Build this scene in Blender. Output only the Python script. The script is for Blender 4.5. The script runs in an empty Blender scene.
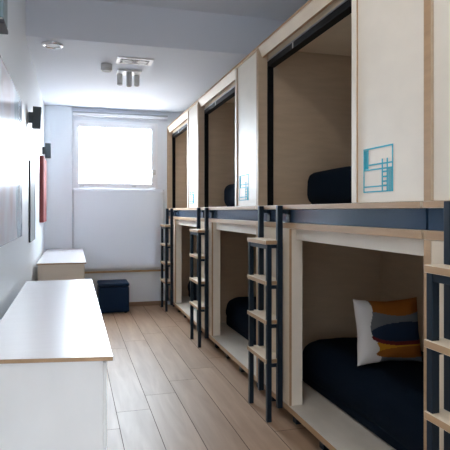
import bpy, bmesh, math, random
from mathutils import Vector, Matrix, noise
random.seed(4)
S = bpy.context.scene
C = S.collection
PI = math.pi

# ------------------------------------------------------------------ materials
def srgb(r, g, b):
    f = lambda v: (v/255/12.92) if v/255 <= .04045 else ((v/255+.055)/1.055)**2.4
    return (f(r), f(g), f(b), 1)

def mat(name, col, rough=.5, metal=0, spec=.5, grain=None, coat=0, bump=0, bscale=200, transl=0):
    m = bpy.data.materials.new(name); m.use_nodes = True
    nt = m.node_tree; b = nt.nodes['Principled BSDF']
    b.inputs['Base Color'].default_value = col
    b.inputs['Roughness'].default_value = rough
    b.inputs['Metallic'].default_value = metal
    b.inputs['Specular IOR Level'].default_value = spec
    b.inputs['Coat Weight'].default_value = coat
    tc = nt.nodes.new('ShaderNodeTexCoord')
    if grain:
        scale, amt = grain
        mp = nt.nodes.new('ShaderNodeMapping'); mp.inputs['Scale'].default_value = scale
        nz = nt.nodes.new('ShaderNodeTexNoise'); nz.inputs['Scale'].default_value = 1; nz.inputs['Detail'].default_value = 5
        mr = nt.nodes.new('ShaderNodeMapRange')
        mr.inputs['From Min'].default_value = .3; mr.inputs['From Max'].default_value = .7
        mr.inputs['To Min'].default_value = 1-amt; mr.inputs['To Max'].default_value = 1+amt*.5
        mx = nt.nodes.new('ShaderNodeMix'); mx.data_type = 'RGBA'; mx.blend_type = 'MULTIPLY'
        mx.inputs['Factor'].default_value = 1
        mx.inputs['A'].default_value = col
        L = nt.links.new
        L(tc.outputs['Object'], mp.inputs['Vector']); L(mp.outputs[0], nz.inputs['Vector'])
        L(nz.outputs['Fac'], mr.inputs['Value']); L(mr.outputs[0], mx.inputs['B']); L(mx.outputs['Result'], b.inputs['Base Color'])
    if bump:
        nz2 = nt.nodes.new('ShaderNodeTexNoise'); nz2.inputs['Scale'].default_value = bscale; nz2.inputs['Detail'].default_value = 3
        bp = nt.nodes.new('ShaderNodeBump'); bp.inputs['Strength'].default_value = bump; bp.inputs['Distance'].default_value = .002
        nt.links.new(tc.outputs['Object'], nz2.inputs['Vector']); nt.links.new(nz2.outputs['Fac'], bp.inputs['Height'])
        nt.links.new(bp.outputs[0], b.inputs['Normal'])
    return m

M = {}
M['wall'] = mat('white_paint', srgb(234, 240, 246), .42, spec=.42, bump=.08, bscale=90)
M['ceil'] = mat('ceiling_paint', srgb(226, 231, 240), .8, spec=.2)
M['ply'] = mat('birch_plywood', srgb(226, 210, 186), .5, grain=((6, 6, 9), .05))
M['plyshade'] = mat('birch_plywood_shaded', srgb(194, 172, 146), .5, grain=((5, 5, 26), .08))  # same birch, with the shade inside the bunks put into the colour
M['edge'] = mat('plywood_edge', srgb(178, 145, 110), .55, grain=((40, 4, 40), .12))
M['plypale'] = mat('pale_plywood', srgb(234, 225, 210), .5, grain=((6, 6, 9), .035))
M['deck'] = mat('deck_board', srgb(214, 206, 192), .5, grain=((8, 3, 8), .1))
M['lam'] = mat('white_laminate', srgb(216, 213, 214), .27, spec=.45, grain=((3, 30, 3), .02))
M['body'] = mat('whitewashed_wood', srgb(238, 238, 236), .5, grain=((7, 7, 5), .03))
M['body2'] = mat('beige_board', srgb(226, 212, 196), .5, grain=((2, 2, 22), .05))
M['navy'] = mat('navy_steel', srgb(15, 32, 46), .4, spec=.3)
M['navyg'] = mat('navy_gloss_beam', srgb(44, 66, 90), .16, spec=.6)
M['black'] = mat('black_track', srgb(16, 17, 20), .6, spec=.15)
M['silver'] = mat('silver_strip', srgb(190, 190, 195), .3, metal=1)
M['chrome'] = mat('chrome', srgb(215, 215, 218), .12, metal=1)
M['bed'] = mat('navy_cotton', srgb(11, 23, 36), .95, spec=.1, bump=.5, bscale=60)
M['pouf'] = mat('navy_leatherette', srgb(18, 45, 76), .65, spec=.2, bump=.25, bscale=150)
M['teal'] = mat('teal_print', srgb(8, 166, 188), .5)
M['sconce'] = mat('charcoal_metal', srgb(74, 84, 90), .5)
M['lampgrey'] = mat('grey_lamp_metal', srgb(204, 203, 202), .45)
M['lampdark'] = mat('dark_lamp_opening', srgb(40, 38, 38), .6)
M['lampwhite'] = mat('white_lamp_frame', srgb(238, 238, 238), .4)
M['lampin'] = mat('lamp_recess', srgb(130, 130, 132), .5)
M['pvc'] = mat('white_window_frame', srgb(240, 242, 246), .3)
M['red'] = mat('red_canvas', srgb(140, 76, 74), .85, spec=.2, grain=((6, 6, 6), .15))
M['darkframe'] = mat('dark_frame', srgb(28, 34, 44), .4)
M['print'] = mat('pale_green_print', srgb(196, 210, 210), .15, spec=.6, grain=((3, 3, 3), .1))
M['unit'] = mat('grey_green_panel', srgb(112, 134, 142), .3)
M['unitd'] = mat('dark_slot', srgb(44, 46, 56), .5)
M['base'] = mat('brown_tile_skirting', srgb(150, 120, 96), .5)
M['strip'] = mat('oak_strip', srgb(176, 148, 112), .5)
M['cwhite'] = mat('cushion_offwhite', srgb(208, 206, 204), .9, spec=.1, bump=.4, bscale=120)
M['cochre'] = mat('cushion_ochre', srgb(146, 88, 34), .9, spec=.1)  # shape colours darkened: the shade of the lower bunk is mixed in
M['cnavy'] = mat('cushion_navy', srgb(32, 46, 68), .9, spec=.1)
M['cred'] = mat('cushion_maroon', srgb(100, 36, 38), .9, spec=.1)
M['cyel'] = mat('cushion_mustard', srgb(186, 128, 34), .9, spec=.1)
M['cshade'] = mat('cushion_shaded_white', srgb(106, 110, 114), .9, spec=.1)  # off-white cloth again, its shaded part painted as grey
M['cassette'] = mat('pale_blue_cassette', srgb(214, 222, 230), .4)
M['cassd'] = mat('grey_groove', srgb(170, 174, 180), .5)

def floor_mat():
    m = bpy.data.materials.new('wood_look_tile'); m.use_nodes = True
    nt = m.node_tree; b = nt.nodes['Principled BSDF']; N = nt.nodes.new; L = nt.links.new
    tc = N('ShaderNodeTexCoord'); sp = N('ShaderNodeSeparateXYZ'); L(tc.outputs['Object'], sp.inputs[0])
    def mth(op, a, bb=None, clamp=False):
        n = N('ShaderNodeMath'); n.operation = op; n.use_clamp = clamp
        for i, v in enumerate((a, bb)):
            if v is None: continue
            if isinstance(v, (int, float)): n.inputs[i].default_value = v
            else: L(v, n.inputs[i])
        return n.outputs[0]
    W, LEN = .235, 1.75
    rx = mth('DIVIDE', mth('ADD', sp.outputs['X'], 10*W-.055), W)
    row = mth('FLOOR', rx); fx = mth('FRACT', rx)
    ry = mth('DIVIDE', mth('ADD', mth('SUBTRACT', sp.outputs['Y'], mth('MULTIPLY', row, .287)), 8*LEN+.287*10-3.49), LEN)
    cell = mth('FLOOR', ry); fy = mth('FRACT', ry)
    gx = mth('MULTIPLY', mth('MINIMUM', fx, mth('SUBTRACT', 1, fx)), W)
    gy = mth('MULTIPLY', mth('MINIMUM', fy, mth('SUBTRACT', 1, fy)), LEN)
    g = mth('MINIMUM', gx, gy)
    gap = mth('LESS_THAN', g, .0023)
    cv = N('ShaderNodeCombineXYZ'); L(row, cv.inputs[0]); L(cell, cv.inputs[1])
    wn = N('ShaderNodeTexWhiteNoise'); wn.noise_dimensions = '3D'; L(cv.outputs[0], wn.inputs['Vector'])
    mp = N('ShaderNodeMapping'); mp.inputs['Scale'].default_value = (16, 1.6, 1); L(tc.outputs['Object'], mp.inputs['Vector'])
    off = N('ShaderNodeVectorMath'); off.operation = 'ADD'; L(mp.outputs[0], off.inputs[0])
    sc = N('ShaderNodeVectorMath'); sc.operation = 'SCALE'; L(wn.outputs['Color'], sc.inputs[0]); sc.inputs['Scale'].default_value = 30
    L(sc.outputs[0], off.inputs[1])
    nz = N('ShaderNodeTexNoise'); nz.inputs['Scale'].default_value = 1; nz.inputs['Detail'].default_value = 6; nz.inputs['Distortion'].default_value = .6
    L(off.outputs[0], nz.inputs['Vector'])
    cr = N('ShaderNodeValToRGB')
    cr.color_ramp.elements[0].position = .3; cr.color_ramp.elements[0].color = srgb(152, 122, 96)
    cr.color_ramp.elements[1].position = .72; cr.color_ramp.elements[1].color = srgb(174, 144, 116)
    L(nz.outputs['Fac'], cr.inputs[0])
    var = N('ShaderNodeMapRange'); L(wn.outputs['Value'], var.inputs['Value'])
    var.inputs['To Min'].default_value = .94; var.inputs['To Max'].default_value = 1.05
    m1 = N('ShaderNodeMix'); m1.data_type = 'RGBA'; m1.blend_type = 'MULTIPLY'; m1.inputs['Factor'].default_value = 1
    L(cr.outputs[0], m1.inputs['A']); L(var.outputs[0], m1.inputs['B'])
    m2 = N('ShaderNodeMix'); m2.data_type = 'RGBA'; L(gap, m2.inputs['Factor']); L(m1.outputs['Result'], m2.inputs['A'])
    m2.inputs['B'].default_value = srgb(84, 70, 60)
    L(m2.outputs['Result'], b.inputs['Base Color'])
    L(mth('ADD', mth('MULTIPLY', gap, .5), .48), b.inputs['Roughness'])
    L(mth('SUBTRACT', .6, mth('MULTIPLY', gap, .55)), b.inputs['Specular IOR Level'])
    bp = N('ShaderNodeBump'); bp.inputs['Strength'].default_value = .15; bp.inputs['Distance'].default_value = .002
    L(mth('SUBTRACT', 1, gap), bp.inputs['Height']); L(bp.outputs[0], b.inputs['Normal'])
    return m
M['floor'] = floor_mat()

def art_mat():
    m = bpy.data.materials.new('pink_teal_acrylic'); m.use_nodes = True
    nt = m.node_tree; b = nt.nodes['Principled BSDF']; N = nt.nodes.new; L = nt.links.new
    tc = N('ShaderNodeTexCoord'); mp = N('ShaderNodeMapping'); L(tc.outputs['Generated'], mp.inputs['Vector'])
    mp.inputs['Scale'].default_value = (1, 2.2, 1.2)
    nz = N('ShaderNodeTexNoise'); nz.inputs['Scale'].default_value = 1.6; nz.inputs['Detail'].default_value = 2
    L(mp.outputs[0], nz.inputs['Vector'])
    cr = N('ShaderNodeValToRGB'); e = cr.color_ramp.elements
    e[0].position = .36; e[0].color = srgb(196, 178, 180)
    e[1].position = .68; e[1].color = srgb(128, 160, 176)  # soft noise blotches from pinkish through pale grey to teal
    x = e.new(.52); x.color = srgb(206, 206, 214)
    L(nz.outputs['Fac'], cr.inputs[0]); L(cr.outputs[0], b.inputs['Base Color'])
    b.inputs['Roughness'].default_value = .16; b.inputs['Specular IOR Level'].default_value = .7
    return m
M['art'] = art_mat()

def glass_mat():
    m = bpy.data.materials.new('window_glass'); m.use_nodes = True
    nt = m.node_tree; nt.nodes.remove(nt.nodes['Principled BSDF']); N = nt.nodes.new; L = nt.links.new
    t = N('ShaderNodeBsdfTransparent'); g = N('ShaderNodeBsdfGlossy'); g.inputs['Roughness'].default_value = .02
    mx = N('ShaderNodeMixShader'); mx.inputs[0].default_value = .06
    L(t.outputs[0], mx.inputs[1]); L(g.outputs[0], mx.inputs[2]); L(mx.outputs[0], nt.nodes['Material Output'].inputs['Surface'])
    return m
M['glass'] = glass_mat()
def blind_mat():
    m = bpy.data.materials.new('blind_cloth'); m.use_nodes = True
    nt = m.node_tree; nt.nodes.remove(nt.nodes['Principled BSDF']); N = nt.nodes.new; L = nt.links.new
    d = N('ShaderNodeBsdfDiffuse'); d.inputs['Color'].default_value = (.76, .79, .83, 1)
    t = N('ShaderNodeBsdfTranslucent'); t.inputs['Color'].default_value = (.034, .0355, .037, 1)
    a = N('ShaderNodeAddShader')
    L(d.outputs[0], a.inputs[0]); L(t.outputs[0], a.inputs[1]); L(a.outputs[0], nt.nodes['Material Output'].inputs['Surface'])
    return m
M['blind'] = blind_mat()

# ------------------------------------------------------------------ helpers
def link(name, bm, mats, parent=None, smooth=False, loc=(0, 0, 0)):
    bmesh.ops.recalc_face_normals(bm, faces=bm.faces)
    me = bpy.data.meshes.new(name); bm.to_mesh(me); bm.free()
    for m in (mats if isinstance(mats, (list, tuple)) else [mats]): me.materials.append(M[m])
    if smooth:
        for p in me.polygons: p.use_smooth = True
    o = bpy.data.objects.new(name, me); C.objects.link(o); o.location = loc
    if parent: o.parent = parent
    return o

def bx(bm, x0, x1, y0, y1, z0, z1, bevel=0, edge_axis=None, edge_slot=1, slot=0, seg=2):
    """box between two corners; faces square to edge_axis take the edge-band slot"""
    v = [bm.verts.new(p) for p in ((x0,y0,z0),(x1,y0,z0),(x1,y1,z0),(x0,y1,z0),(x0,y0,z1),(x1,y0,z1),(x1,y1,z1),(x0,y1,z1))]
    fs = [bm.faces.new([v[i] for i in q]) for q in ((3,2,1,0),(4,5,6,7),(0,1,5,4),(1,2,6,5),(2,3,7,6),(3,0,4,7))]
    ax = {'z': (0, 1), 'y': (2, 4), 'x': (3, 5)}
    for i, f in enumerate(fs):
        f.material_index = slot
        if edge_axis and any(i in ax[a] for a in edge_axis): f.material_index = edge_slot
    if bevel:
        es = list({e for f in fs for e in f.edges})
        bmesh.ops.bevel(bm, geom=es, offset=bevel, segments=seg, affect='EDGES', profile=.5)

def box(name, x0, x1, y0, y1, z0, z1, mats, parent=None, bevel=.002, edge=None, loc=(0, 0, 0)):
    bm = bmesh.new(); bx(bm, x0, x1, y0, y1, z0, z1, bevel, edge)
    return link(name, bm, mats, parent, loc=loc)

def cyl(bm, c, r0, r1, z0, z1, n=32, slot=0, cap_slot=None):
    a = [bm.verts.new((c[0]+r0*math.cos(2*PI*i/n), c[1]+r0*math.sin(2*PI*i/n), z0)) for i in range(n)]
    b = [bm.verts.new((c[0]+r1*math.cos(2*PI*i/n), c[1]+r1*math.sin(2*PI*i/n), z1)) for i in range(n)]
    for i in range(n):
        f = bm.faces.new((a[i], a[(i+1) % n], b[(i+1) % n], b[i])); f.material_index = slot; f.smooth = True
    f = bm.faces.new(a[::-1]); f.material_index = slot if cap_slot is None else cap_slot
    f = bm.faces.new(b); f.material_index = slot

def lathe(bm, prof, c=(0, 0), n=40, slot=0):
    rings = [[bm.verts.new((c[0]+r*math.cos(2*PI*i/n), c[1]+r*math.sin(2*PI*i/n), z)) for i in range(n)] for r, z in prof]
    for a, b in zip(rings, rings[1:]):
        for i in range(n):
            f = bm.faces.new((a[i], a[(i+1) % n], b[(i+1) % n], b[i])); f.smooth = True; f.material_index = slot

def tag(o, label, cat, group=None):
    o['label'] = label; o['category'] = cat
    if group: o['group'] = group
    return o

def thing(name, label, cat, loc, group=None):
    o = bpy.data.objects.new(name, None); C.objects.link(o); o.location = loc; o.empty_display_size = .1
    return tag(o, label, cat, group)

def struct(o):
    o['kind'] = 'structure'; return o

def dup(root, loc, label):
    r = root.copy(); C.objects.link(r); r.location = loc; r['label'] = label
    for ch in list(root.children):
        c = ch.copy(); C.objects.link(c); c.parent = r
        for g in list(ch.children):
            d = g.copy(); C.objects.link(d); d.parent = c
    return r

# ------------------------------------------------------------------ setting
XL, YF, YN, XR = -.385, 7.92, -2.6, 2.43
struct(box('floor', XL-.1, XR+.1, YN-.1, YF+.3, -.1, 0, 'floor', bevel=0))
struct(box('wall_left', XL-.12, XL, YN-.1, YF+.3, 0, 3.4, 'wall', bevel=0))
bm = bmesh.new()
bx(bm, XL, XR, 4.8, YF+.3, 2.88, 3.5)
bx(bm, XL, XR, YN, 4.8, 3.24, 3.5)
struct(link('ceiling', bm, 'ceil'))
# far wall with window opening
WX0, WX1, WZ0, WZ1 = -.01, 1.21, .58, 2.70
bm = bmesh.new()
bx(bm, XL, WX0, YF, YF+.3, 0, 2.88); bx(bm, WX1, XR, YF, YF+.3, 0, 2.88)
bx(bm, WX0, WX1, YF, YF+.3, 0, WZ0); bx(bm, WX0, WX1, YF, YF+.3, WZ1, 2.88)
struct(link('wall_far', bm, 'wall'))
struct(box('wall_pilaster', XL, -.012, YF-.06, YF, 0, 2.88, 'wall', bevel=.003))
struct(box('baseboard_far', -.012, 1.33, YF-.012, YF, 0, .062, 'base', bevel=.002))
# unseen side window, added in the right wall to light the near room
struct(box('wall_near', XL, XR, YN-.15, YN, 0, 3.24, 'wall', bevel=0))
NY0, NY1, NZ0, NZ1 = -1.6, -.65, .9, 1.95
bm = bmesh.new()
bx(bm, XR, XR+.12, YN-.1, NY0, 0, 3.4); bx(bm, XR, XR+.12, NY1, YF+.3, 0, 3.4)
bx(bm, XR, XR+.12, NY0, NY1, 0, NZ0); bx(bm, XR, XR+.12, NY0, NY1, NZ1, 3.4)
struct(link('wall_right', bm, 'wall'))

def frame_bm(bm, x0, x1, z0, z1, w, y0, y1, bevel=.004):
    bx(bm, x0, x0+w, y0, y1, z0, z1, bevel); bx(bm, x1-w, x1, y0, y1, z0, z1, bevel)
    bx(bm, x0+w, x1-w, y0, y1, z0, z0+w, bevel); bx(bm, x0+w, x1-w, y0, y1, z1-w, z1, bevel)

win = bpy.data.objects.new('window_1', None); C.objects.link(win); win.location = (.6, YF+.02, WZ0); struct(win)
def wl(x): return x-.6
MZ = 1.72-WZ0          # transom between the clear upper light and the covered lower light
bm = bmesh.new(); frame_bm(bm, wl(WX0), wl(WX1), 0, WZ1-WZ0, .04, -.03, .05)
bx(bm, wl(WX0)+.04, wl(WX1)-.04, -.03, .05, MZ, MZ+.03, .003)
link('window_frame', bm, 'pvc', win)
bm = bmesh.new(); frame_bm(bm, wl(WX0)+.035, wl(WX1)-.035, MZ+.025, WZ1-WZ0-.035, .058, -.045, .03)
sash = link('window_sash', bm, 'pvc', win)
box('window_pane', wl(WX0)+.09, wl(WX1)-.09, -.004, .004, MZ+.07, WZ1-WZ0-.08, 'glass', win, bevel=0)
box('window_pane', wl(WX0)+.039, wl(WX1)-.039, -.004, .004, .039, MZ+.001, 'glass', win, bevel=0)
bm = bmesh.new()
hx, hz = 1.195-.6, 1.972-WZ0
bx(bm, hx-.062, hx-.018, -.058, -.045, hz-.036, hz+.036, .003)
bx(bm, hx-.052, hx-.028, -.085, -.055, hz-.012, hz+.012, .003)
bx(bm, hx-.14, hx-.026, -.096, -.078, hz-.013, hz+.010, .004)
link('window_handle', bm, 'lampgrey', sash)
for hxx in (.12, .86):
    bm = bmesh.new(); bx(bm, hxx-.6-.03, hxx-.6+.03, -.056, -.045, MZ+.03, MZ+.045, .003)
    link('window_hinge', bm, 'lampgrey', sash)
w2 = bpy.data.objects.new('added_side_window', None); C.objects.link(w2); w2.location = (XR+.06, (NY0+NY1)/2, NZ0); w2.rotation_euler = (0, 0, PI/2); struct(w2)
hw = (NY1-NY0)/2
bm = bmesh.new(); frame_bm(bm, -hw, hw, 0, NZ1-NZ0, .06, -.03, .03); bx(bm, -.03, .03, -.03, .03, .06, NZ1-NZ0-.06, .003)
link('window_frame', bm, 'pvc', w2)
box('window_pane', -hw+.05, hw-.05, -.004, .004, .05, NZ1-NZ0-.05, 'glass', w2, bevel=0)

# cloth stretched over the lower light, with an oak bar along its foot
t = thing('window_blind', 'white translucent blind covering the lower window down to a thin oak bar', 'blind', (.65, YF-.012, .505))
bm = bmesh.new()
nx, nz = 40, 24
def cl(i, j, y):
    x, z = -.66+1.32*i/nx, .027+(1.72-.505-.027)*j/nz
    return bm.verts.new((x+(.004*math.sin(z*9) if i == 0 else 0), y+.0015*noise.noise(Vector((x*6, z*14, 2))), z))
ga = [[cl(i, j, -.004) for j in range(nz+1)] for i in range(nx+1)]
for i in range(nx):
    for j in range(nz): bm.faces.new((ga[i][j], ga[i+1][j], ga[i+1][j+1], ga[i][j+1])).smooth = True
cloth = link('cloth', bm, 'blind', t)
sd = cloth.modifiers.new('thickness', 'SOLIDIFY'); sd.thickness = .002
box('bottom_bar', -.50, .665, -.012, .010, 0, .026, 'strip', t, bevel=.002)

# blind box above the window
t = thing('blind_cassette', 'long pale roller blind cassette under the ceiling above the window', 'blind', (.65, YF-.05, 2.80))
box('housing', -.655, .70, -.03, .048, -.045, -.005, 'pvc', t, bevel=.006)
box('rail', -.655, .70, -.04, .048, -.004, .010, 'cassd', t, bevel=.002)

# ------------------------------------------------------------------ sleeping pods
PITCH, Y0S = 2.02, [3.825, 5.85, 7.87, 1.795]
PX = .011
LEN = PITCH-.045          # inside length
XF = 1.34
POD_G = 'two-storey plywood sleeping pods along the right wall'
pod = thing('sleeping_pod', 'two-storey pale plywood pod with open bunks, second from the camera and largest in view', 'bunk bed', (0, 0, 0), POD_G)
YA = -PITCH+.05
for z0, z1 in ((.13, 1.285), (1.44, 2.636)):
    box('side_panel', XF, 2.40, 0, .045, z0, z1, ['plyshade', 'edge'], pod, edge='x', bevel=.001)
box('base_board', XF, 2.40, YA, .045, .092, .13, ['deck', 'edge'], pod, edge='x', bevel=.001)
box('back_panel', 2.39, 2.41, YA, .045, .092, 2.64, 'plyshade', pod, bevel=0)
box('bunk_ceiling', XF, 2.40, YA, .045, 1.286, 1.322, ['plyshade', 'edge'], pod, edge='x', bevel=.001)
box('navy_beam', 1.362, 1.40, YA, .045, 1.323, 1.411, 'navyg', pod, bevel=.001)['label'] = 'glossy navy beam between the two bunks'
box('upper_board', XF-.005, 2.40, YA, .045, 1.412, 1.439, ['ply', 'edge'], pod, edge='x', bevel=.001)
box('roof', XF, 2.388, YA, .045, 2.637, 2.656, ['ply', 'edge'], pod, edge='x', bevel=.001)
# closed lower front by the ladder, with its return
fp = box('front_panel', 1.341, 1.359, -.60, -.001, .131, 1.284, ['ply', 'edge'], pod, edge='y', bevel=.001)
box('return_panel', 1.360, 1.434, -.60, -.575, .131, 1.284, 'plypale', fp, bevel=.001)
box('header', 1.39, 1.41, YA, -.601, 1.212, 1.284, 'plypale', pod, bevel=.001)
# tilted fascia over the upper opening
bm = bmesh.new()
ya, yb = -1.40, -.002
pr = [(1.342, 2.635), (1.362, 2.635), (1.390, 2.567), (1.370, 2.567)]
A = [bm.verts.new((x, ya, z)) for x, z in pr]; B = [bm.verts.new((x, yb, z)) for x, z in pr]
bm.faces.new(A); bm.faces.new(B[::-1])
for i in range(4):
    f = bm.faces.new((A[i], B[i], B[(i+1) % 4], A[(i+1) % 4])); f.material_index = 1 if i == 2 else 0
link('fascia', bm, ['ply', 'edge'], pod)
tr = box('curtain_track', 1.412, 1.47, -1.40, -.002, 2.494, 2.548, 'black', pod, bevel=.002)
box('track_strip', 1.4085, 1.4125, -1.40, -.002, 2.536, 2.546, 'silver', tr, bevel=0)
box('track_joint', 1.409, 1.4125, -.50, -.488, 2.497, 2.546, 'lampgrey', tr, bevel=0)
box('track_batten', 1.418, 1.466, -1.40, -.002, 2.549, 2.634, 'ply', tr, bevel=.001)
gd = box('curtain_guide', 1.412, 1.458, -.014, -.001, 1.441, 2.493, 'black', pod, bevel=.001)
# sliding door panel with printed mark
dr = box('door_panel', 1.356, 1.382, YA, -1.40, 1.441, 2.634, ['plypale', 'edge'], pod, edge='y', bevel=.001)
box('door_stile', 1.346, 1.390, -1.445, -1.398, 1.441, 2.634, ['plypale', 'edge'], dr, edge='y', bevel=.002)
def logo():
    bm = bmesh.new()
    xs0, xs1 = 1.3540, 1.3563
    ya_, yb_ = -1.500, -1.750        # left, right as seen
    za, zb = 1.488, 1.700
    def r(u0, u1, v0, v1):
        bx(bm, xs0, xs1, ya_+(yb_-ya_)*u1, ya_+(yb_-ya_)*u0, za+(zb-za)*v0, za+(zb-za)*v1)
    r(0, 1, .965, 1); r(0, 1, 0, .03); r(0, .03, 0, 1); r(.97, 1, 0, 1)
    r(0, 1, .49, .525); r(.17, 1, .60, .635); r(0, .8, .115, .145)
    r(.155, .18, .52, .98)
    for k in range(7): r(.04+k*.018, .046+k*.018, .53, .96)
    for u in (.64, .80): r(u, u+.035, 0, .72)
    for v in (.12, .21, .31, .42): r(.64, .83, v, v+.035)
    for k in range(4): r(.855+k*.03, .868+k*.03, .03, .49)
    return link('bunk_mark', bm, 'teal', dr)
logo()['label'] = 'teal line drawing of a bunk with ladder'
# steel under-frame
box('foot_beam', 1.40, 1.44, -.62, -.10, .035, .091, 'navy', pod, bevel=.002)
for yy in (-.56, -.96, -1.40, -1.85, -.12):
    box('foot', 1.395, 1.445, yy-.03, yy+.03, 0, .091 if yy not in (-.56, -.12) else .034, 'navy', pod, bevel=.002)
for yy in (-.56, -1.40):
    box('foot', 2.2, 2.25, yy-.03, yy+.03, 0, .091, 'navy', pod, bevel=.002)
pod.location = (PX, Y0S[0], 0)
pods = [pod]
for y0, lab in ((Y0S[1], 'two-storey pale plywood pod in the middle of the row, behind the largest one'),
                (Y0S[2], 'two-storey pale plywood pod at the far end beside the window wall')):
    pods.append(dup(pod, (PX, y0, 0), lab))
near = dup(pod, (PX, Y0S[3], 0), 'two-storey pale plywood pod cut off by the right picture edge, nearest the camera')
for ch in list(near.children):
    if ch.name.split('.')[0] in ('curtain_guide', 'fascia', 'curtain_track'):
        for g in list(ch.children): bpy.data.objects.remove(g)
        bpy.data.objects.remove(ch)
box('end_panel', 1.352, 1.372, -.40, -.001, 1.441, 2.634, ['plypale', 'edge'], near, edge='y', bevel=.001)

# ------------------------------------------------------------------ ladders
LG = 'navy steel ladders with wooden treads'
lad = thing('bunk_ladder', 'navy steel ladder with four wooden treads in front of the largest pod, second from camera', 'ladder', (0, 0, 0), LG)
# local y: 0 = near side, .385 = far side
for y0 in (0, .365):
    box('front_post', 1.234, 1.266, y0, y0+.032, 0, 1.176, 'navy', lad, bevel=.002)
    hp = box('rear_post', 1.306, 1.343, y0-.004, y0+.030, .088, 1.436, 'navy', lad, bevel=.002)
    box('hook_plate', 1.3435, 1.3715, y0-.06, y0+.026, 1.384, 1.408, 'navy', hp, bevel=.001)
    box('mounting_plate', 1.3655, 1.3725, y0-.066, y0-.014, 1.326, 1.408, 'black', hp, bevel=.001)
for i, z in enumerate((.415, .675, .935, 1.205)):
    td = box('tread', 1.226, 1.3505, .012, .400, z-.028, z, ['ply', 'edge'], lad, edge='xy', bevel=.002)
    for y0 in (.003, .368):
        box('tread_bracket', 1.266, 1.302, y0, y0+.024, z-.052, z-.029, 'navy', td, bevel=.001)
box('top_bar', 1.238, 1.264, .032, .365, 1.146, 1.175, 'navy', lad, bevel=.002)
lad.location = (0, 3.316, 0)
dup(lad, (0, 5.335, 0), 'navy steel ladder with wooden treads in front of the middle pod')
dup(lad, (0, 7.36, 0), 'navy steel ladder with wooden treads at the far end near the window wall')
dup(lad, (0, 1.268, 0), 'navy steel ladder with wooden treads at the right edge, nearest the camera')

# ------------------------------------------------------------------ bedding
def soft_box(x0, x1, y0, y1, z0, z1, r, amp, seed, cuts=16):
    bm = bmesh.new(); bx(bm, x0, x1, y0, y1, z0, z1)
    bmesh.ops.bevel(bm, geom=list(bm.edges), offset=r, segments=6, affect='EDGES', profile=.5)
    # finer surface for soft creases
    for _ in range(2):
        es = [e for e in bm.edges if e.calc_length() > .07]
        if es: bmesh.ops.subdivide_edges(bm, edges=es, cuts=2, use_grid_fill=True)
    bmesh.ops.triangulate(bm, faces=[f for f in bm.faces if len(f.verts) > 4])
    bm.normal_update()
    off = Vector((seed*7.3, seed*3.1, 0))
    for v in bm.verts:
        n = noise.noise(v.co*5+off)*.7 + noise.noise(v.co*12+off)*.35
        k = min(1, max(0, (v.co.z-z0)/.06))
        d = v.normal*(n*amp*k)
        v.co += d
        v.co.z = max(v.co.z, z0)
    return bm

def bedding(y0, z, xa, label, seed, h=.325, rr=.45):
    t = thing('bunk_mattress', label, 'mattress', ((xa+2.36)/2, y0-1.0, z), 'dark mattresses and duvets in the bunks')
    cx = (xa+2.36)/2; hw = (2.36-xa)/2
    bm = bmesh.new(); bx(bm, -hw+.03, hw-.005, -.90, .85, 0, .12, .03, seg=3)
    link('mattress', bm, 'bed', t, smooth=True)
    bm = soft_box(-hw, hw, -.92, .88, .004, h, h*rr, .014, seed)
    link('duvet', bm, 'bed', t, smooth=True)
    return t
for k, (y0, nm) in enumerate(((Y0S[0], 'largest pod'), (Y0S[1], 'middle pod'), (Y0S[2], 'far pod'))):
    bedding(y0, .131, 1.60, f'dark navy duvet on the mattress in the lower bunk of the {nm}', k+1)
    bedding(y0, 1.44, 1.60 if k == 1 else 1.672, f'dark navy duvet end in the upper bunk of the {nm}', k+5, .255, .3)

# patterned cushion
def cushion():
    bm = bmesh.new(); n = 84; Wc, Hc, T = .42, .385, .08
    def P(i, j, s):
        u, v = -1+2*i/n, -1+2*j/n
        p = max(0, (1-u**4)*(1-v**4))**.55
        pin = 1-.07*(1-abs(v))*abs(u)**3, 1-.07*(1-abs(u))*abs(v)**3
        c = 1+.035*(abs(u)*abs(v))**4
        wr = .006*noise.noise(Vector((u*3, v*3, s*2)))
        return Vector((u*Wc/2*pin[0]*c, s*(T*p+wr*(p > .05)), v*Hc/2*pin[1]*c))
    g = {}
    for s in (-1, 1):
        for i in range(n+1):
            for j in range(n+1):
                b = i in (0, n) or j in (0, n)
                if b and s == 1: g[i, j, 1] = g[i, j, -1]
                else: g[i, j, s] = bm.verts.new(P(i, j, s if not b else 0))
    def col(u, v):           # u, v in 0..1, from the lower left corner
        el = lambda cu, cv, a, b: ((u-cu)/a)**2+((v-cv)/b)**2 < 1
        if u < .17+.03*math.sin(v*9): 
            return 0  # lit left strip keeps the off-white, the rest takes the shaded white
        if el(.70, .49, .55, .15): return 2
        if el(.72, .43, .56, .15): return 3
        if el(.74, .17, .52, .095): return 1
        if .14 < v < .34 and u > .2+.06*math.cos((v-.24)*12): return 4
        if v > .79+.05*math.cos(u*5) and u > .2: return 1
        if v > .5: return 5
        return 5 if u > .3 else 0
    for s in (-1, 1):
        for i in range(n):
            for j in range(n):
                q = [g[i, j, s], g[i+1, j, s], g[i+1, j+1, s], g[i, j+1, s]]
                try: f = bm.faces.new(q if s == -1 else q[::-1])
                except ValueError: continue
                f.smooth = True
                f.material_index = col((i+.5)/n, (j+.5)/n)
    return link('cushion', bm, ['cwhite', 'cochre', 'cnavy', 'cred', 'cyel', 'cshade'])
cu = cushion()
cu.location = (1.865, 2.89, .662); cu.rotation_euler = (math.radians(-9), 0, math.radians(-4))
tag(cu, 'white cushion with ochre, navy and mustard shapes standing on the lower duvet', 'cushion')

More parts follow.
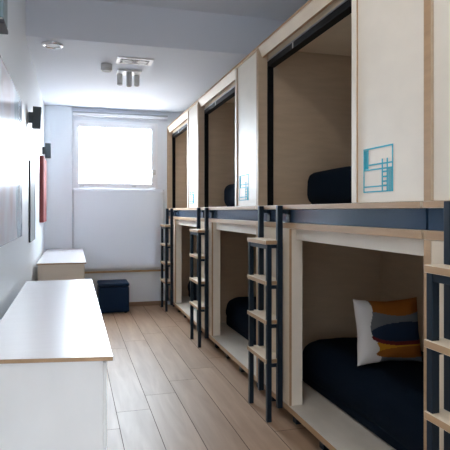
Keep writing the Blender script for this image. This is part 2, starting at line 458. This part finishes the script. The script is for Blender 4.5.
# ------------------------------------------------------------------ consoles and pouf
def console(x0, x1, y0, y1, h, label, bodym, over=.022, skew=0):
    cx, cy = (x0+x1)/2, (y0+y1)/2
    t = thing('console_cabinet', label, 'cabinet', (cx, cy, 0), 'low white consoles along the left wall')
    hx, hy = (x1-x0)/2, (y1-y0)/2
    box('worktop', -hx, hx, -hy, hy, h-.017, h, ['lam', 'edge'], t, edge='xy', bevel=.0015)
    b = box('body', -hx+.012, hx-over, -hy+.015, hy-.01, .0, h-.018, bodym, t, bevel=.002)
    n = 3; L = (2*hy-.05)/n
    for i in range(n):
        box('door', hx-over+.001, hx-over+.014, -hy+.025+i*L+.003, -hy+.025+(i+1)*L-.003, .07, h-.03, bodym, t, bevel=.002)
    if skew:
        for ch in t.children:
            for v in ch.data.vertices:
                if v.co.y < 0: v.co.y += skew*max(0, (hx-v.co.x)/(2*hx))*(-v.co.y/hy)
    return t
c1 = console(-.338, .141, 1.985, 4.285, .87, 'long low white console nearest the camera, with glossy top', 'body', over=.035, skew=.085)
c2 = console(-.356, .132, 5.70, 7.83, .87, 'shorter low console with beige end at the far left under the red canvas', 'body2', over=.03)

pf = thing('pouf', 'dark navy cube pouf on the floor beside the far console below the wood strip', 'pouf', (.54, 7.63, 0))
bm = bmesh.new(); bx(bm, -.205, .205, -.205, .205, .012, .36, .018, seg=3); link('cover', bm, 'pouf', pf, smooth=False)
bm = bmesh.new(); bx(bm, -.208, .208, -.208, .208, .362, .415, .02, seg=4); link('seat_top', bm, 'pouf', pf)
for sx in (-1, 1):
    for sy in (-1, 1):
        bm = bmesh.new(); cyl(bm, (sx*.16, sy*.16), .02, .02, 0, .013, 16); link('glide', bm, 'black', pf)

# ------------------------------------------------------------------ things on the left wall
t = thing('picture', 'large frameless glossy picture on the left wall above the near console', 'picture', (XL, 3.42, 1.207))
box('board', .001, .008, -.95, .95, 0, 1.03, 'lampwhite', t, bevel=.001)
box('print', .0085, .010, -.949, .949, .001, 1.029, 'art', t, bevel=.0005)
t = thing('picture', 'narrow dark-edged picture with pale print between the large picture and red canvas', 'picture', (XL, 5.43, 1.115))
bm = bmesh.new()
for a in ((-.31, -.302, 0, .745), (.302, .31, 0, .745), (-.302, .302, 0, .008), (-.302, .302, .737, .745)): bx(bm, .001, .016, *a, bevel=.001)
link('frame', bm, 'darkframe', t)
box('print', .002, .013, -.3015, .3015, .0085, .7365, 'print', t, bevel=0)
t = thing('picture', 'brick red canvas on the left wall below the far wall lamp', 'picture', (XL, 7.15, 1.262))
box('canvas', .001, .048, -.42, .30, 0, .80, 'red', t, bevel=.004)
for (y, z, lab, tilt) in ((5.114, 2.242, 'charcoal box wall lamp higher in the photo, nearer the camera', 2.5),
                          (7.373, 2.19, 'charcoal box wall lamp above the red canvas, nearer the window', 0)):
    t = thing('wall_lamp', lab, 'lamp', (XL, y, z), 'charcoal wall lamps')
    box('mount', .001, .04, -.035, .035, -.045, .045, 'sconce', t, bevel=.003)
    bm = bmesh.new(); bx(bm, .035, .108, -.04, .04, -.096, .096, .003)
    bmesh.ops.rotate(bm, verts=bm.verts, cent=(.07, 0, 0), matrix=Matrix.Rotation(math.radians(tilt), 3, 'Y'))
    sh = link('shade', bm, 'sconce', t)
t = thing('wall_box', 'grey-green wall unit with dark lower edge at the top left corner', 'wall unit', (XL, 2.68, 2.25))
box('housing', .001, .082, -.08, .08, .028, .62, 'unit', t, bevel=.004)
box('lower_rail', .001, .085, -.084, .084, 0, .018, 'unitd', t, bevel=.003)
box('slot', .001, .076, -.075, .075, .018, .028, 'lampgrey', t, bevel=.001)

# ------------------------------------------------------------------ ceiling fixtures
CZ = 2.88
t = thing('downlight', 'round chrome-rimmed downlight on the ceiling near the left wall', 'light', (-.175, 4.965, CZ))
bm = bmesh.new(); lathe(bm, [(.0, -.012), (.062, -.012), (.066, -.022), (.086, -.022), (.092, -.012), (.092, -.001)])
link('rim', bm, 'chrome', t)
bm = bmesh.new(); cyl(bm, (0, 0), .06, .06, -.016, -.0125, 32); link('lens', bm, 'lampwhite', t)
t = thing('ceiling_spotlight', 'single short grey cylinder spotlight on the ceiling', 'light', (.325, 5.50, CZ))
bm = bmesh.new(); lathe(bm, [(.0, -.062), (.045, -.062), (.052, -.07), (.056, -.066), (.056, -.001), (0, -.001)]); link('housing', bm, 'lampgrey', t)
bm = bmesh.new(); cyl(bm, (0, 0), .043, .043, -.07, -.0625, 24); link('lens', bm, 'lampdark', t)
t = thing('spotlight_cluster', 'three grey cylinder spotlights on one round ceiling plate', 'light', (.575, 5.74, CZ))
bm = bmesh.new(); bx(bm, -.13, .12, -.10, .085, -.022, -.001, .008); link('plate', bm, 'lampwhite', t)
for (x, y, l) in ((-.095, .05, .135), (-.008, -.065, .172), (.085, .05, .135)):
    bm = bmesh.new(); lathe(bm, [(0, -l+.008), (.021, -l+.008), (.025, -l), (.029, -l+.004), (.029, -.023), (0, -.023)], c=(x, y), n=28)
    sp = link('spot', bm, 'lampgrey', t)
    bm = bmesh.new(); cyl(bm, (x, y), .0205, .0205, -l+.001, -l+.0075, 20); link('lens', bm, 'lampdark', sp)
t = thing('recessed_light', 'white rectangular recessed ceiling light with two heads', 'light', (.583, 5.295, CZ))
bm = bmesh.new(); 
for a in ((-.175, .175, -.105, -.075), (-.175, .175, .075, .105), (-.175, -.14, -.075, .075), (.14, .175, -.075, .075)): bx(bm, *a, -.012, -.001, .002)
link('frame', bm, 'lampwhite', t)
box('recess', -.14, .14, -.075, .075, -.004, -.001, 'lampin', t, bevel=0)
for x in (-.07, .07):
    bm = bmesh.new(); lathe(bm, [(0, -.012), (.04, -.012), (.05, -.016), (.055, -.010), (.055, -.0045)], c=(x, 0), n=28); link('head', bm, 'lampgrey', t)

# ------------------------------------------------------------------ light
FILL = 5.4
w = bpy.data.worlds.new('overcast_sky'); S.world = w; w.use_nodes = True
nt = w.node_tree; bg = nt.nodes['Background']
tc = nt.nodes.new('ShaderNodeTexCoord'); sp = nt.nodes.new('ShaderNodeSeparateXYZ'); cr = nt.nodes.new('ShaderNodeValToRGB')
mr = nt.nodes.new('ShaderNodeMapRange'); mr.inputs['From Min'].default_value = -1; mr.inputs['From Max'].default_value = 1
nt.links.new(tc.outputs['Generated'], sp.inputs[0]); nt.links.new(sp.outputs['Z'], mr.inputs['Value']); nt.links.new(mr.outputs[0], cr.inputs[0])
e = cr.color_ramp.elements
e[0].position = .47; e[0].color = (.2, .2, .2, 1)
e[1].position = .56; e[1].color = (.86, .98, 1.1, 1)
nt.links.new(cr.outputs[0], bg.inputs['Color']); bg.inputs['Strength'].default_value = 32.0

def portal(loc, rot, sx, sy):
    l = bpy.data.lights.new('daylight_portal', 'AREA'); l.shape = 'RECTANGLE'; l.size = sx; l.size_y = sy
    l.cycles.is_portal = True
    o = bpy.data.objects.new('daylight_portal', l); C.objects.link(o); o.location = loc; o.rotation_euler = rot
portal(((WX0+WX1)/2, YF+.10, (WZ0+WZ1)/2), (-PI/2, 0, 0), WX1-WX0, WZ1-WZ0)
portal((XR+.11, (NY0+NY1)/2, (NZ0+NZ1)/2), (PI/2, 0, PI/2), NY1-NY0, NZ1-NZ0)

# unseen fill lamps, added on the higher ceiling above and behind the photographer
for (x, y, lab) in ((.45, 1.9, 'unseen ceiling fill panel added above the near console'), (.45, -.6, 'unseen ceiling fill panel added behind the photographer')):
    t = thing('ceiling_fill_panel', lab, 'light', (x, y, 3.24), 'added fill panels on the higher ceiling')
    bm = bmesh.new(); frame_bm2 = ((-.18, -.15, -.62, .62), (.15, .18, -.62, .62), (-.15, .15, -.62, -.59), (-.15, .15, .59, .62))
    for a in frame_bm2: bx(bm, *a, -.05, -.001, .002)
    link('frame', bm, 'lampwhite', t)
    box('diffuser', -.15, .15, -.59, .59, -.02, -.001, 'lampwhite', t, bevel=0)
    l = bpy.data.lights.new('ceiling_fill_light', 'AREA'); l.shape = 'RECTANGLE'; l.size = .3; l.size_y = 1.16
    l.energy = FILL; l.color = (1, .97, .95)
    o = bpy.data.objects.new('ceiling_fill_light', l); C.objects.link(o); o.location = (x, y, 3.215)

# ------------------------------------------------------------------ camera
cam = bpy.data.cameras.new('camera'); co = bpy.data.objects.new('camera', cam); C.objects.link(co)
co.location = (0, 0, 1.4); co.rotation_euler = (PI/2, 0, -math.atan(152/534))
cam.sensor_width = 36; cam.lens = 534/450*36; cam.shift_y = -14/450; cam.clip_start = .02
S.camera = co
S.view_settings.view_transform = 'Standard'; S.view_settings.look = 'None'
S.view_settings.gamma = 1; S.view_settings.use_curve_mapping = False
S.view_settings.exposure = 1.0
S.cycles.max_bounces = 14; S.cycles.diffuse_bounces = 8; S.cycles.transparent_max_bounces = 8
S.cycles.use_denoising = True
